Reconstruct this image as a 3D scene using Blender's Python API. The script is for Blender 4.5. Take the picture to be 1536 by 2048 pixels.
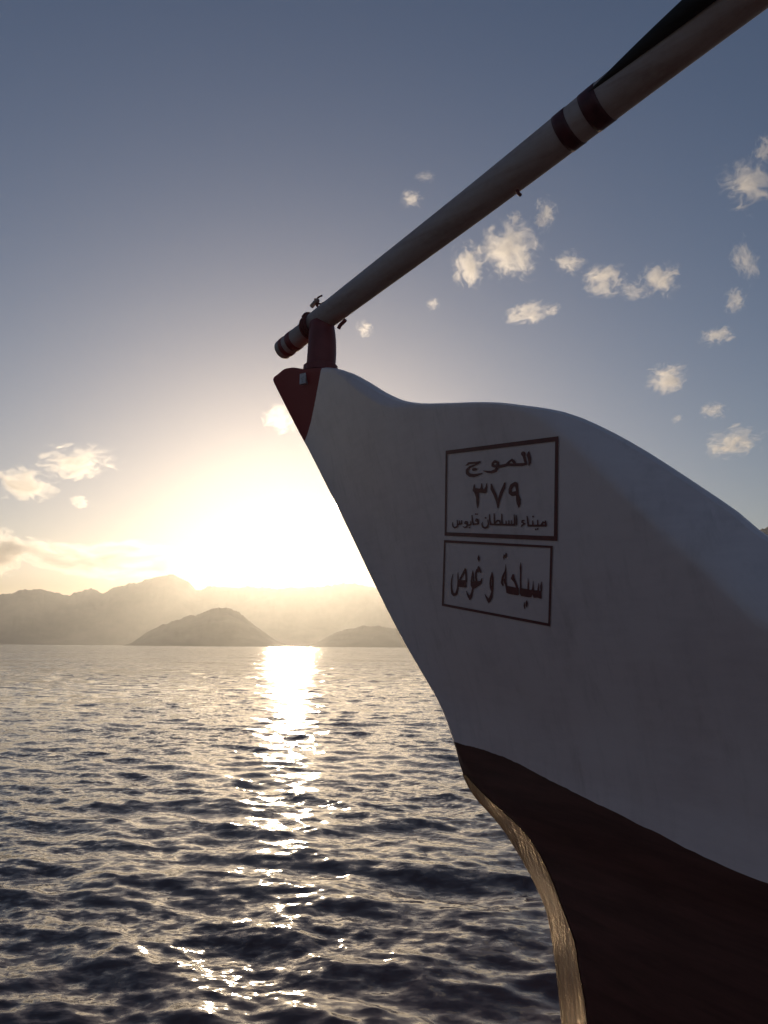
import bpy, bmesh, math, random
import numpy as np
from mathutils import Vector, Matrix

for o in list(bpy.data.objects):
    bpy.data.objects.remove(o)
C = bpy.context.collection
SC = bpy.context.scene
R = math.radians

# ------------------------------------------------------------------ camera
FPX = 1658.0                      # focal length in pixels of the 1536 x 2048 photograph
PITCH, ROLL = R(9.23), R(0.4)
WATER = -2.6                      # the eye is 2.6 m above the water; eye at z = 0
cam_d = bpy.data.cameras.new('camera')
cam_d.sensor_fit = 'VERTICAL'
cam_d.sensor_height = 24.0
cam_d.sensor_width = 18.0
cam_d.lens = 24.0 * FPX / 2048.0
cam_d.clip_start = 0.05
cam_d.clip_end = 80000
cam = bpy.data.objects.new('camera', cam_d)
C.objects.link(cam)
CAM_ROT = (Matrix.Rotation(math.pi / 2 + PITCH, 3, 'X') @ Matrix.Rotation(ROLL, 3, 'Z'))
cam.matrix_world = CAM_ROT.to_4x4()
SC.camera = cam
CR = np.array(CAM_ROT)


def ray(x, y):
    """direction (not unit) in the world through a point of the photograph"""
    return CR @ np.array([(x - 768.0) / FPX, -(y - 1024.0) / FPX, -1.0])


# ------------------------------------------------------------------ sky and sun
SUN_AZ, SUN_EL = R(-6.3), R(8.2)
SUN = Vector((math.sin(SUN_AZ) * math.cos(SUN_EL), math.cos(SUN_AZ) * math.cos(SUN_EL), math.sin(SUN_EL)))
world = bpy.data.worlds.new('World')
SC.world = world
world.use_nodes = True
wn, wl = world.node_tree.nodes, world.node_tree.links
wn.clear()
sky = wn.new('ShaderNodeTexSky')
sky.sky_type = 'NISHITA'
sky.sun_disc = False
sky.sun_elevation = SUN_EL
sky.sun_rotation = SUN_AZ
sky.altitude = 0
sky.air_density = 1.0
sky.dust_density = 0.38
sky.ozone_density = 2.2
bg = wn.new('ShaderNodeBackground')
bg.inputs['Strength'].default_value = 0.09
wo = wn.new('ShaderNodeOutputWorld')
tint = wn.new('ShaderNodeMix')                 # white balance of the evening sky, slightly towards violet
tint.data_type = 'RGBA'
tint.blend_type = 'MULTIPLY'
tint.inputs[0].default_value = 1.0
tint.inputs[7].default_value = (1.05, 0.955, 1.03, 1)
wl.new(sky.outputs[0], tint.inputs[6])
wl.new(tint.outputs[2], bg.inputs[0])
wl.new(bg.outputs[0], wo.inputs[0])

sun_d = bpy.data.lights.new('sun', 'SUN')
sun_d.energy = 3.0
sun_d.angle = R(0.53)
sun_d.color = (1.0, 0.80, 0.55)
sun = bpy.data.objects.new('sun', sun_d)
sun.rotation_euler = SUN.to_track_quat('Z', 'Y').to_euler()
sun.location = (0, 0, 60)
C.objects.link(sun)

SC.view_settings.view_transform = 'Standard'
SC.view_settings.look = 'None'
SC.view_settings.exposure = -0.52
SC.view_settings.gamma = 1.0
SC.render.engine = 'CYCLES'
cy = SC.cycles
cy.use_denoising = True
cy.max_bounces = 6
cy.diffuse_bounces = 3
cy.glossy_bounces = 4
cy.transmission_bounces = 2
cy.volume_bounces = 3
cy.transparent_max_bounces = 16
cy.sample_clamp_direct = 0
cy.sample_clamp_indirect = 30.0
cy.volume_max_steps = 256
cy.caustics_reflective = True


# ------------------------------------------------------------------ helpers
def interp(xs, ys):
    """smooth monotone (pchip) interpolation, linear beyond the ends"""
    xs = np.asarray(xs, float)
    ys = np.asarray(ys, float)
    h = np.diff(xs)
    d = np.diff(ys) / h
    m = np.zeros_like(xs)
    for i in range(1, len(xs) - 1):
        if d[i - 1] * d[i] > 0:
            w1, w2 = 2 * h[i] + h[i - 1], h[i] + 2 * h[i - 1]
            m[i] = (w1 + w2) / (w1 / d[i - 1] + w2 / d[i])
    m[0], m[-1] = d[0], d[-1]

    def f(x):
        x = np.asarray(x, float)
        k = np.clip(np.searchsorted(xs, x) - 1, 0, len(h) - 1)
        t = (x - xs[k]) / h[k]
        tc = np.clip(t, 0, 1)
        y = ((2 * tc ** 3 - 3 * tc ** 2 + 1) * ys[k] + (tc ** 3 - 2 * tc ** 2 + tc) * h[k] * m[k]
             + (3 * tc ** 2 - 2 * tc ** 3) * ys[k + 1] + (tc ** 3 - tc ** 2) * h[k] * m[k + 1])
        return y + np.where(t < 0, t * h[k] * m[0], 0) + np.where(t > 1, (t - 1) * h[k] * m[-1], 0)
    return f


def sstep(a, b, x):
    t = np.clip((np.asarray(x, float) - a) / (b - a), 0, 1)
    return t * t * (3 - 2 * t)


def mesh_obj(name, verts, faces, mat, parent=None, smooth=True):
    me = bpy.data.meshes.new(name)
    me.from_pydata([tuple(map(float, v)) for v in verts], [], [tuple(map(int, f)) for f in faces])
    me.validate()
    if smooth:
        me.polygons.foreach_set('use_smooth', [True] * len(me.polygons))
    me.materials.append(mat)
    o = bpy.data.objects.new(name, me)
    C.objects.link(o)
    if parent:
        o.parent = parent
    return o


def grid_faces(nr, nc, wrap=False, flip=False, base=0):
    out = []
    for i in range(nr - 1):
        for j in range(nc if wrap else nc - 1):
            j2 = (j + 1) % nc
            q = (base + i * nc + j, base + i * nc + j2, base + (i + 1) * nc + j2, base + (i + 1) * nc + j)
            out.append(q[::-1] if flip else q)
    return out


def tube(pts, radii, n=24, caps=True):
    """swept round bar: verts, faces"""
    pts = [np.asarray(p, float) for p in pts]
    vs, fs = [], []
    up = np.array([0.13, 0.27, 1.0])
    for i, p in enumerate(pts):
        a = pts[max(i - 1, 0)]
        b = pts[min(i + 1, len(pts) - 1)]
        t = (b - a) / (np.linalg.norm(b - a) + 1e-12)
        u = np.cross(up, t)
        if np.linalg.norm(u) < 1e-3:
            u = np.cross(np.array([1.0, 0, 0]), t)
        u /= np.linalg.norm(u)
        w = np.cross(t, u)
        for k in range(n):
            th = 2 * math.pi * k / n
            vs.append(p + radii[i] * (math.cos(th) * u + math.sin(th) * w))
    fs = grid_faces(len(pts), n, wrap=True)
    if caps:
        fs.append(tuple(range(n))[::-1])
        fs.append(tuple((len(pts) - 1) * n + k for k in range(n)))
    return vs, fs


def join(parts):
    vs, fs = [], []
    for v, f in parts:
        b = len(vs)
        vs += list(v)
        fs += [tuple(i + b for i in q) for q in f]
    return vs, fs


def box(c, h, rz=0.0):
    cz, sz = math.cos(rz), math.sin(rz)
    vs = []
    for x in (-1, 1):
        for y in (-1, 1):
            for z in (-1, 1):
                a, b = x * h[0], y * h[1]
                vs.append((c[0] + a * cz - b * sz, c[1] + a * sz + b * cz, c[2] + z * h[2]))
    fs = [(0, 1, 3, 2), (4, 6, 7, 5), (0, 4, 5, 1), (2, 3, 7, 6), (0, 2, 6, 4), (1, 5, 7, 3)]
    return vs, fs


def material(name, base=(0.5, 0.5, 0.5), rough=0.5, **kw):
    m = bpy.data.materials.new(name)
    m.use_nodes = True
    b = m.node_tree.nodes['Principled BSDF']
    b.inputs['Base Color'].default_value = (*base, 1)
    b.inputs['Roughness'].default_value = rough
    for k, v in kw.items():
        b.inputs[k].default_value = v
    return m, m.node_tree.nodes, m.node_tree.links, b


def node(nt, typ, **kw):
    n = nt.new(typ)
    for k, v in kw.items():
        setattr(n, k, v)
    return n


def math_node(nt, lk, op, a, b=None, c=None, clamp=False):
    n = nt.new('ShaderNodeMath')
    n.operation = op
    n.use_clamp = clamp
    for i, v in enumerate((a, b, c)):
        if v is None:
            continue
        if isinstance(v, (int, float)):
            n.inputs[i].default_value = v
        else:
            lk.new(v, n.inputs[i])
    return n.outputs[0]


def noise(nt, lk, vec, scale, detail=4, rough=0.55, dist=0.0, map_scale=None, loc=None):
    if map_scale or loc:
        mp = nt.new('ShaderNodeMapping')
        if map_scale:
            mp.inputs['Scale'].default_value = map_scale
        if loc:
            mp.inputs['Location'].default_value = loc
        lk.new(vec, mp.inputs['Vector'])
        vec = mp.outputs[0]
    n = nt.new('ShaderNodeTexNoise')
    n.inputs['Scale'].default_value = scale
    n.inputs['Detail'].default_value = detail
    n.inputs['Roughness'].default_value = rough
    n.inputs['Distortion'].default_value = dist
    lk.new(vec, n.inputs['Vector'])
    return n


def ramp(nt, lk, fac, stops):
    r = nt.new('ShaderNodeValToRGB')
    el = r.color_ramp.elements
    while len(el) < len(stops):
        el.new(0.5)
    for e, (p, c) in zip(el, stops):
        e.position = p
        e.color = (*c, 1)
    lk.new(fac, r.inputs[0])
    return r.outputs[0]


# ------------------------------------------------------------------ the sea
def water_material():
    m, nt, lk, b = material('sea_water', (0.110, 0.062, 0.054), 0.065)
    b.inputs['IOR'].default_value = 1.333
    geo = nt.new('ShaderNodeNewGeometry')
    pos = geo.outputs['Position']
    vadd = None

    def slope(scale, amp, detail, stretch, loc, fac=None):
        n = noise(nt, lk, pos, scale, detail, 0.55, 0.3, map_scale=stretch, loc=loc)
        s = nt.new('ShaderNodeVectorMath')
        s.operation = 'SUBTRACT'
        lk.new(n.outputs['Color'], s.inputs[0])
        s.inputs[1].default_value = (0.5, 0.5, 0.5)
        k = nt.new('ShaderNodeVectorMath')
        k.operation = 'MULTIPLY'
        lk.new(s.outputs[0], k.inputs[0])
        k.inputs[1].default_value = (amp * 0.75, amp, 0.0)
        if fac is None:
            return k.outputs[0]
        q = nt.new('ShaderNodeVectorMath')
        q.operation = 'SCALE'
        lk.new(k.outputs[0], q.inputs[0])
        lk.new(fac, q.inputs['Scale'])
        return q.outputs[0]

    ln = nt.new('ShaderNodeVectorMath')
    ln.operation = 'LENGTH'
    lk.new(pos, ln.inputs[0])
    far = nt.new('ShaderNodeMapRange')
    far.interpolation_type = 'SMOOTHSTEP'
    far.inputs['From Min'].default_value = 8
    far.inputs['From Max'].default_value = 90
    lk.new(ln.outputs['Value'], far.inputs['Value'])
    # patches of calmer and more ruffled water
    pat = noise(nt, lk, pos, 0.22, 3, 0.5, 0.6, map_scale=(0.55, 1.0, 1.0), loc=(9, 4, 0))
    pr = nt.new('ShaderNodeMapRange')
    pr.inputs['From Min'].default_value = 0.38
    pr.inputs['From Max'].default_value = 0.62
    pr.inputs['To Min'].default_value = 0.35
    pr.inputs['To Max'].default_value = 1.0
    lk.new(pat.outputs['Fac'], pr.inputs['Value'])
    terms = [slope(5.5, 0.55, 2, (0.7, 1.0, 1.0), (0, 0, 0), pr.outputs[0]),
             slope(15.0, 0.50, 3, (0.7, 1.0, 1.0), (3, 7, 0), pr.outputs[0]),
             slope(1.7, 1.15, 3, (0.5, 1.0, 1.0), (5, 1, 0), far.outputs[0]),
             slope(0.12, 0.45, 3, (0.4, 1.0, 1.0), (2, 8, 0), far.outputs[0])]
    acc = geo.outputs['Normal']
    for t in terms:
        a = nt.new('ShaderNodeVectorMath')
        a.operation = 'ADD'
        lk.new(acc, a.inputs[0])
        lk.new(t, a.inputs[1])
        acc = a.outputs[0]
    nm = nt.new('ShaderNodeVectorMath')
    nm.operation = 'NORMALIZE'
    lk.new(acc, nm.inputs[0])
    lk.new(nm.outputs[0], b.inputs['Normal'])
    return m


def build_sea():
    rng = np.random.default_rng(11)
    rr = [1.2]
    while rr[-1] < 11500:
        g = 1.0065 if rr[-1] < 260 else 1.035
        rr.append(rr[-1] * g)
    rr = np.array(rr)
    fine = np.arange(-36, 36.01, 0.125)
    coarse = np.arange(39, 322, 3.0)
    th = np.radians(np.concatenate([fine, coarse]))
    nr, nc = len(rr), len(th)
    A, Rr = np.meshgrid(th, rr)
    X, Y = Rr * np.sin(A), Rr * np.cos(A)
    spac = np.maximum(np.gradient(rr)[:, None], Rr * R(0.125))
    spac = np.where((np.arange(nc) < len(fine))[None, :], spac, np.maximum(spac, Rr * R(3.0)))
    Z = np.zeros_like(X)
    DX = np.zeros_like(X)
    DY = np.zeros_like(X)
    N = 190
    lam = np.exp(rng.uniform(math.log(0.11), math.log(2.7), N))
    for i in range(N):
        l = lam[i]
        k = 2 * math.pi / l
        mss = 0.029 / N * (0.45 if l > 1.5 else 0.95 if l > 0.5 else 1.15)
        a = math.sqrt(2 * mss) / k
        d = rng.normal(0.0, 0.65 if l > 1 else 0.95) + R(188)
        kx, ky = k * math.sin(d), k * math.cos(d)
        w = np.clip((l / spac - 2.0) / 2.5, 0, 1) * a
        sel = w.max(axis=1) > 0
        n = int(sel.nonzero()[0].max()) + 1 if sel.any() else 0
        if n == 0:
            continue
        ph = kx * X[:n] + ky * Y[:n] + rng.uniform(0, 2 * math.pi)
        c, s = np.cos(ph), np.sin(ph)
        Z[:n] += w[:n] * c
        DX[:n] -= 0.9 * w[:n] * s * kx / k
        DY[:n] -= 0.9 * w[:n] * s * ky / k
    V = np.stack([X + DX, Y + DY, WATER + Z], -1).reshape(-1, 3)
    V = np.vstack([V, [[0, 0, WATER]]])
    i, j = np.meshgrid(np.arange(nr - 1), np.arange(nc), indexing='ij')
    j2 = (j + 1) % nc
    F = np.stack([i * nc + j, (i + 1) * nc + j, (i + 1) * nc + j2, i * nc + j2], -1).reshape(-1, 4)[:, ::-1]
    jj = np.arange(nc)
    T = np.stack([jj, np.full(nc, nr * nc), (jj + 1) % nc], -1)[:, ::-1]
    me = bpy.data.meshes.new('sea')
    me.vertices.add(len(V))
    me.vertices.foreach_set('co', V.astype(np.float32).ravel())
    nl = F.size + T.size
    me.loops.add(nl)
    me.loops.foreach_set('vertex_index', np.concatenate([F.ravel(), T.ravel()]).astype(np.int32))
    me.polygons.add(len(F) + len(T))
    st = np.concatenate([np.arange(len(F)) * 4, F.size + np.arange(len(T)) * 3]).astype(np.int32)
    me.polygons.foreach_set('loop_start', st)
    me.update(calc_edges=True)
    me.polygons.foreach_set('use_smooth', np.ones(len(F) + len(T), bool))
    me.materials.append(water_material())
    o = bpy.data.objects.new('sea', me)
    C.objects.link(o)
    o['kind'] = 'structure'
    o['label'] = 'dark choppy sea with a path of sun glitter'
    if me.polygons[0].normal.z < 0:
        me.flip_normals()
    return o


build_sea()


# ------------------------------------------------------------------ mountains
def fbm(x, y, seed, octaves=5, rough=0.5, ridged=True):
    rng = np.random.default_rng(seed)
    out = np.zeros_like(x)
    amp, tot = 1.0, 0.0
    fx = 1.0
    for o in range(octaves):
        acc = np.zeros_like(x)
        for _ in range(5):
            a = rng.uniform(0, 2 * math.pi)
            acc += np.sin((x * math.cos(a) + y * math.sin(a)) * fx * rng.uniform(0.7, 1.4) + rng.uniform(0, 6.28)
                          + 0.8 * np.sin(fx * (x * math.sin(a) - y * math.cos(a)) * 0.7 + rng.uniform(0, 6.28)))
        acc /= 2.6
        out += amp * ((1 - np.abs(acc)) * 2 - 1 if ridged else acc)
        tot += amp
        amp *= rough
        fx *= 2.05
    return out / tot


rock, nt, lk, bs = material('rock', (0.16, 0.13, 0.11), 0.95)
tc = nt.new('ShaderNodeNewGeometry')
n1 = noise(nt, lk, tc.outputs['Position'], 0.004, 6, 0.6)
lk.new(ramp(nt, lk, n1.outputs['Fac'], [(0.3, (0.10, 0.085, 0.075)), (0.7, (0.24, 0.20, 0.165))]), bs.inputs['Base Color'])


def ridge(name, label, dist, profile, depth, seed, step=2.5, rows=41, wob=0.10, peak=0.42):
    """terrain whose crest follows the skyline profile; a real heightfield falling to the sea on both sides"""
    profile, cseed, amp = profile
    px = np.arange(profile[0][0], profile[-1][0] + 0.1, step)
    py = interp(*zip(*profile))(px)
    crag = -amp * fbm(px / 9.0, px * 0, cseed, 5, 0.65) * np.clip((1292 - py) / 40, 0, 1) / FPX * dist
    az, tanel = [], []
    for x, y in zip(px, py):
        d = ray(x, y)
        az.append(math.atan2(d[0], d[1]))
        tanel.append(d[2] / math.hypot(d[0], d[1]))
    az = np.array(az)
    tanel = np.array(tanel)
    v = np.linspace(0, 1, rows)
    AZ, V = np.meshgrid(az, v)
    lin = AZ * dist
    crest = dist + 0.10 * depth * fbm(az * dist / (depth * 0.6), az * 0, seed + 1, 3, 0.5, False)
    rad = dist + (V - peak) * depth + (crest - dist)[None, :] * np.exp(-((V - peak) / 0.25) ** 2)
    rcrest = np.array([rad[:, j][np.argmin(np.abs(v - peak))] for j in range(len(az))])
    zc = tanel * rcrest - WATER
    front = np.clip(V / peak, 0, 1)
    back = np.clip((1 - V) / (1 - peak), 0, 1)
    shape = np.minimum(front, back)
    shape = 0.65 * shape ** 1.1 + 0.35 * sstep(0, 1, shape)
    nz = fbm(lin / (depth * 0.14), (V * depth) / (depth * 0.14), seed, 5, 0.55)
    side = 1 - np.exp(-((1 - shape) / 0.12))
    zz = zc[None, :] * np.clip(shape * (1 + 0.28 * nz * side), 0, 1.0)
    zz = np.minimum(zz, zc[None, :] * (0.02 + shape * 1.1))
    zz = zz + crag[None, :] * np.exp(-((1 - shape) / 0.10) ** 2)
    edge = np.clip(1 - shape * 12, 0, 1)
    zz = zz - edge * 3.0
    P = np.stack([rad * np.sin(AZ), rad * np.cos(AZ), WATER + zz], -1).reshape(-1, 3)
    o = mesh_obj(name, P, grid_faces(rows, len(az)), rock)
    o['kind'] = 'structure'
    o['label'] = label
    return o


def rough_profile(pts, seed, amp):
    """the skyline, and the small crags that stand on it"""
    return pts, seed, amp


ridge('mountain_range', 'hazy mountain range along the horizon', 8600, rough_profile(
    [(-1500, 1215), (-1100, 1190), (-700, 1200), (-400, 1180), (-200, 1196), (-60, 1186), (0, 1190), (30, 1184), (70, 1178), (100, 1184), (130, 1190),
     (160, 1181), (182, 1179), (200, 1185), (240, 1173), (280, 1164), (315, 1151), (345, 1149), (370, 1160),
     (395, 1179), (420, 1171), (450, 1173), (500, 1173), (560, 1176), (620, 1174), (700, 1166), (740, 1171), (800, 1184),
     (900, 1180), (1000, 1170), (1100, 1178), (1200, 1166), (1300, 1180), (1400, 1175), (1480, 1190), (1600, 1170), (1750, 1200), (2000, 1190), (2600, 1210)], 3, 3.2), 2600, 5)
ridge('mountain', 'steeper mountain slope showing at the right edge beyond the hull', 3600, rough_profile(
    [(1180, 1300), (1250, 1250), (1350, 1160), (1440, 1098), (1500, 1066), (1518, 1059), (1540, 1052),
     (1600, 1046), (1750, 1090), (2000, 1180), (2300, 1300)], 3, 2.4), 1500, 15)
ridge('hill', 'low pointed hill rising from the sea in front of the mountains', 3600, rough_profile(
    [(235, 1294), (262, 1286), (300, 1260), (350, 1241), (375, 1232), (400, 1227), (430, 1217), (455, 1213.5), (470, 1220),
     (500, 1241), (530, 1264), (556, 1282), (590, 1295)], 8, 3.2), 800, 21, step=2.0)
ridge('headland', 'low rounded headland at the foot of the bow', 3700, rough_profile(
    [(590, 1295), (625, 1288), (648, 1277), (670, 1265), (700, 1257), (735, 1252), (775, 1254), (820, 1262), (900, 1280), (980, 1297)], 12, 2.2),
    1000, 33, step=2.0)


# ------------------------------------------------------------------ the hull as numbers
ALPHA = R(45.0)                                   # the keel runs aft towards the camera and to the right
DA = np.array([math.cos(ALPHA), -math.sin(ALPHA), 0.0])     # aft
DP = np.array([-math.sin(ALPHA), -math.cos(ALPHA), 0.0])    # port, the side seen
ORG = np.array([-0.7585, 5.5785, 0.0])                # foot of the bow tip


def to_boat(P):
    q = np.asarray(P) - ORG
    return q @ DA, q @ DP, q[..., 2]


def on_plane(x, y, p=0.0):
    """a point of the photograph on the boat's lengthwise plane at offset p: s, z"""
    d = ray(x, y)
    l = (ORG @ DP + p) / (d @ DP)
    s, _, z = to_boat(d * l)
    return float(s), float(z)


stem_px = [(549, 768), (560, 790), (600, 868), (612, 890), (660, 985), (700, 1065), (745, 1160), (790, 1250), (816, 1298),
           (850, 1356), (880, 1410), (891, 1436), (901, 1465), (909, 1490), (915, 1510), (919, 1528), (928, 1552), (938, 1574), (953, 1597),
           (985, 1632), (1012, 1666), (1027, 1690), (1046, 1722), (1072, 1770), (1095, 1827), (1107, 1895), (1116, 1963), (1125, 2048)]
_sz = [on_plane(*p) for p in stem_px]
_sz += [(_sz[-1][0] + 0.10, _sz[-1][1] - 0.45), (_sz[-1][0] + 0.30, _sz[-1][1] - 1.1), (_sz[-1][0] + 0.9, _sz[-1][1] - 1.9)]
TIP_Z = _sz[0][1]
_zs = np.array([z for s, z in _sz])[::-1]
_ss = np.array([s for s, z in _sz])[::-1]
s_stem = interp(_zs, _ss)                         # stem position at a height
z_stem = interp(_ss[::-1], _zs[::-1])
BEAM, TAU = 1.95, 3.6


def hull0(s, z):
    """half breadth of the hull, without the rolled-in top edge"""
    t = np.maximum(np.asarray(s, float) - s_stem(z), 0)
    full = 0.74 + 0.26 * sstep(-2.4, 0.4, z)
    f = BEAM * full * (1 - np.exp(-t / TAU)) * (t + 0.06) / (t + 0.36)
    w = 0.040 + 0.207 * (1 - sstep(-1.30, -0.50, z))
    l = 0.048 + 0.322 * (1 - sstep(-0.82, -0.50, z))
    u = np.clip(t / l, 0, 1)
    f = f + w * (1 - (1 - u) ** 1.15)
    close = 1 - 0.45 * sstep(7.0, 12.0, s)
    return f * close


def hit(x, y, inset=0.0, cut=None):
    """where the line of sight through a point of the photograph meets the port side: s, p, z"""
    d = ray(x, y)
    lam = np.linspace(1.2, 7.6, 160)
    P = lam[:, None] * d[None, :]
    s, p, z = to_boat(P)
    g = p - (hull0(s, z) - inset)
    k = np.nonzero((g[:-1] > 0) & (g[1:] <= 0))[0]
    if len(k) == 0:
        return None
    a, b = lam[k[0]], lam[k[0] + 1]
    for _ in range(40):
        m = 0.5 * (a + b)
        s, p, z = to_boat(m * d)
        if p - (float(hull0(s, z)) - inset) > 0:
            a = m
        else:
            b = m
    return float(s), float(p), float(z)


sheer_px = [(558, 756, 0), (580, 746.5, 0), (605, 739, 0), (640, 736, 0), (668, 739, 0.0), (687, 745, 0.01), (721, 763, 0.03), (760, 787, 0.03), (800, 803, 0.012),
            (830, 808, 0), (880, 808, 0), (960, 806, 0), (1000, 808, 0), (1040, 813, 0.0), (1080, 818.5, 0.012), (1125, 828, 0.045),
            (1189, 855, 0.08), (1262, 895, 0.115), (1322, 933, 0.135), (1361, 959, 0.145), (1422, 1000, 0.155), (1471, 1035, 0.165), (1536, 1088, 0.17)]
_sh = [(0.0, TIP_Z, 0.0)]
for x, y, c in sheer_px:
    if x < 600:
        s, z = on_plane(x, y, 0.02 if x > 570 else 0.01)
    else:
        s, p, z = hit(x, y, c)
    if s > _sh[-1][0] + 0.01:
        _sh.append((s, z, c))
s_e, z_e, c_e = _sh[-1]
_sh += [(s_e + 0.8, z_e - 0.20, 0.14), (s_e + 2.2, z_e - 0.42, 0.12), (s_e + 4.5, z_e - 0.40, 0.10), (13.0, z_e + 0.1, 0.08)]
z_sheer = interp([a[0] for a in _sh], [a[1] for a in _sh])
c_sheer = interp([a[0] for a in _sh], [a[2] for a in _sh])


def hull(s, z):
    c = np.maximum(c_sheer(s), 0)
    h = 1.45 * c + 0.012
    u = np.clip((z - (z_sheer(s) - h)) / h, 0, 1)
    return np.maximum(hull0(s, z) - (c + 0.004) * u ** 1.35, 0.0)


paint_px = [(908, 1484), (965, 1499), (1042, 1530), (1113, 1567), (1185, 1603), (1297, 1658), (1408, 1713), (1533, 1766)]
_pt = []
for x, y in paint_px:
    h_ = hit(x, y) or (*on_plane(x, y)[:1], 0, on_plane(x, y)[1])
    _pt.append((h_[0], h_[2]))
_pt.sort()
print('paint line', [(round(a, 2), round(b, 2)) for a, b in _pt])
print('sheer', [(round(a, 2), round(b, 2)) for a, b, c in _sh])
print('stem', [(round(a, 2), round(b, 2)) for a, b in _sz])
_pt += [(_pt[-1][0] + 3, _pt[-1][1] - 0.05), (13.0, _pt[-1][1] + 0.05)]
_z_paint0 = interp([a for a, b in _pt], [b for a, b in _pt])


def z_paint(s):
    s = np.asarray(s, float)
    return _z_paint0(s) + 0.004 * fbm(s * 40, s * 3.0, 77, 4, 0.7, False)


S_END = 12.5
boat = bpy.data.objects.new('dhow', None)
C.objects.link(boat)
boat.location = tuple(ORG)
boat.rotation_euler = (0, 0, -ALPHA)
boat['label'] = 'white dhow with tall raked bow, brown lower hull and Arabic registration panels'
boat['category'] = 'boat'


def rows(z_hi, z_lo, vs, ts, side=1, proud=0.0, tip=False):
    """surface strip between two height curves; local boat coordinates (x aft, -y port)"""
    out = []
    for v in vs:
        zr = lambda s: (1 - v) * z_hi(s) + v * z_lo(s)
        a, b = 0.0, 6.0                            # start of the row on the stem
        for _ in range(60):
            m = 0.5 * (a + b)
            if float(zr(m)) < float(z_stem(m)) and m < 5.9:
                a = m
            else:
                b = m
        s0 = 0.0 if (tip and v == 0) else 0.5 * (a + b)
        s = s0 + ts * (S_END - s0)
        z = zr(s)
        z[0] = TIP_Z if (tip and v == 0) else z_stem(s[0])
        p = hull(s, z)
        p[0] = 0.0
        out.append(np.stack([s, -side * (p + proud), z], -1))
    return np.concatenate(out), len(vs), len(ts)


k = np.linspace(0, 1, 190)
TS = 0.5 * k ** 3 + 0.5 * k ** 1.5
TS = np.unique(np.concatenate([[0, 0.0003, 0.0008, 0.0016, 0.0028, 0.0042, 0.006], TS[2:]]))
VS_TOP = np.unique(np.concatenate([np.linspace(0, 0.16, 22), np.linspace(0.16, 1, 40)]))
VS_BOT = np.linspace(0, 1, 60)

# paints
white, nt, lk, bs = material('white_topside_paint', (0.72, 0.70, 0.69), 0.36)
tex = nt.new('ShaderNodeTexCoord')
sep = nt.new('ShaderNodeSeparateXYZ')
lk.new(tex.outputs['Object'], sep.inputs[0])
nz1 = noise(nt, lk, tex.outputs['Object'], 2.3, 6, 0.6)
nz2 = noise(nt, lk, tex.outputs['Object'], 14, 4, 0.6, map_scale=(0.35, 0.35, 2.2))
mixd = math_node(nt, lk, 'ADD', math_node(nt, lk, 'MULTIPLY', nz1.outputs['Fac'], 0.7), math_node(nt, lk, 'MULTIPLY', nz2.outputs['Fac'], 0.3))
wcol = ramp(nt, lk, mixd, [(0.30, (0.78, 0.60, 0.58)), (0.52, (0.89, 0.70, 0.675)), (0.72, (0.92, 0.735, 0.71))])
drip = noise(nt, lk, tex.outputs['Object'], 5, 5, 0.65, 0.2, map_scale=(3.2, 3.2, 0.22), loc=(3, 1, 7))
scuf = noise(nt, lk, tex.outputs['Object'], 3.1, 7, 0.75, 0.8, loc=(8, 2, 4))
dirt = math_node(nt, lk, 'MULTIPLY', ramp(nt, lk, drip.outputs['Fac'], [(0.50, (0, 0, 0)), (0.72, (1, 1, 1))]), ramp(nt, lk, scuf.outputs['Fac'], [(0.40, (0.15, 0.15, 0.15)), (0.66, (1, 1, 1))]))
dm = nt.new('ShaderNodeMix')
dm.data_type = 'RGBA'
lk.new(math_node(nt, lk, 'MULTIPLY', dirt, 0.38), dm.inputs[0])
lk.new(wcol, dm.inputs[6])
dm.inputs[7].default_value = (0.42, 0.30, 0.25, 1)
wcol = dm.outputs[2]
# the red painted beak: everything forward of a slanting line on the hull
ra, rb = hit(641, 745), hit(611, 878)
k_red = (rb[0] - ra[0]) / (rb[2] - ra[2])
edge = math_node(nt, lk, 'SUBTRACT', sep.outputs['X'],
                 math_node(nt, lk, 'MULTIPLY_ADD', math_node(nt, lk, 'SUBTRACT', sep.outputs['Z'], ra[2]), k_red, ra[0]))
nzr = noise(nt, lk, tex.outputs['Object'], 30, 2)
edge = math_node(nt, lk, 'ADD', edge, math_node(nt, lk, 'MULTIPLY', math_node(nt, lk, 'SUBTRACT', nzr.outputs['Fac'], 0.5), 0.012))
isred = math_node(nt, lk, 'LESS_THAN', edge, 0.0)
mx = nt.new('ShaderNodeMix')
mx.data_type = 'RGBA'
lk.new(isred, mx.inputs[0])
lk.new(wcol, mx.inputs[6])
mx.inputs[7].default_value = (0.36, 0.062, 0.055, 1)
lk.new(mx.outputs[2], bs.inputs['Base Color'])
lk.new(math_node(nt, lk, 'MULTIPLY_ADD', isred, 0.32, 0.36), bs.inputs['Roughness'])
lk.new(math_node(nt, lk, 'MULTIPLY_ADD', isred, -0.38, 0.5), bs.inputs['Specular IOR Level'])
bump = nt.new('ShaderNodeBump')
bump.inputs['Strength'].default_value = 0.25
bump.inputs['Distance'].default_value = 0.02
lk.new(nz1.outputs['Fac'], bump.inputs['Height'])
lk.new(bump.outputs[0], bs.inputs['Normal'])

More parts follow.
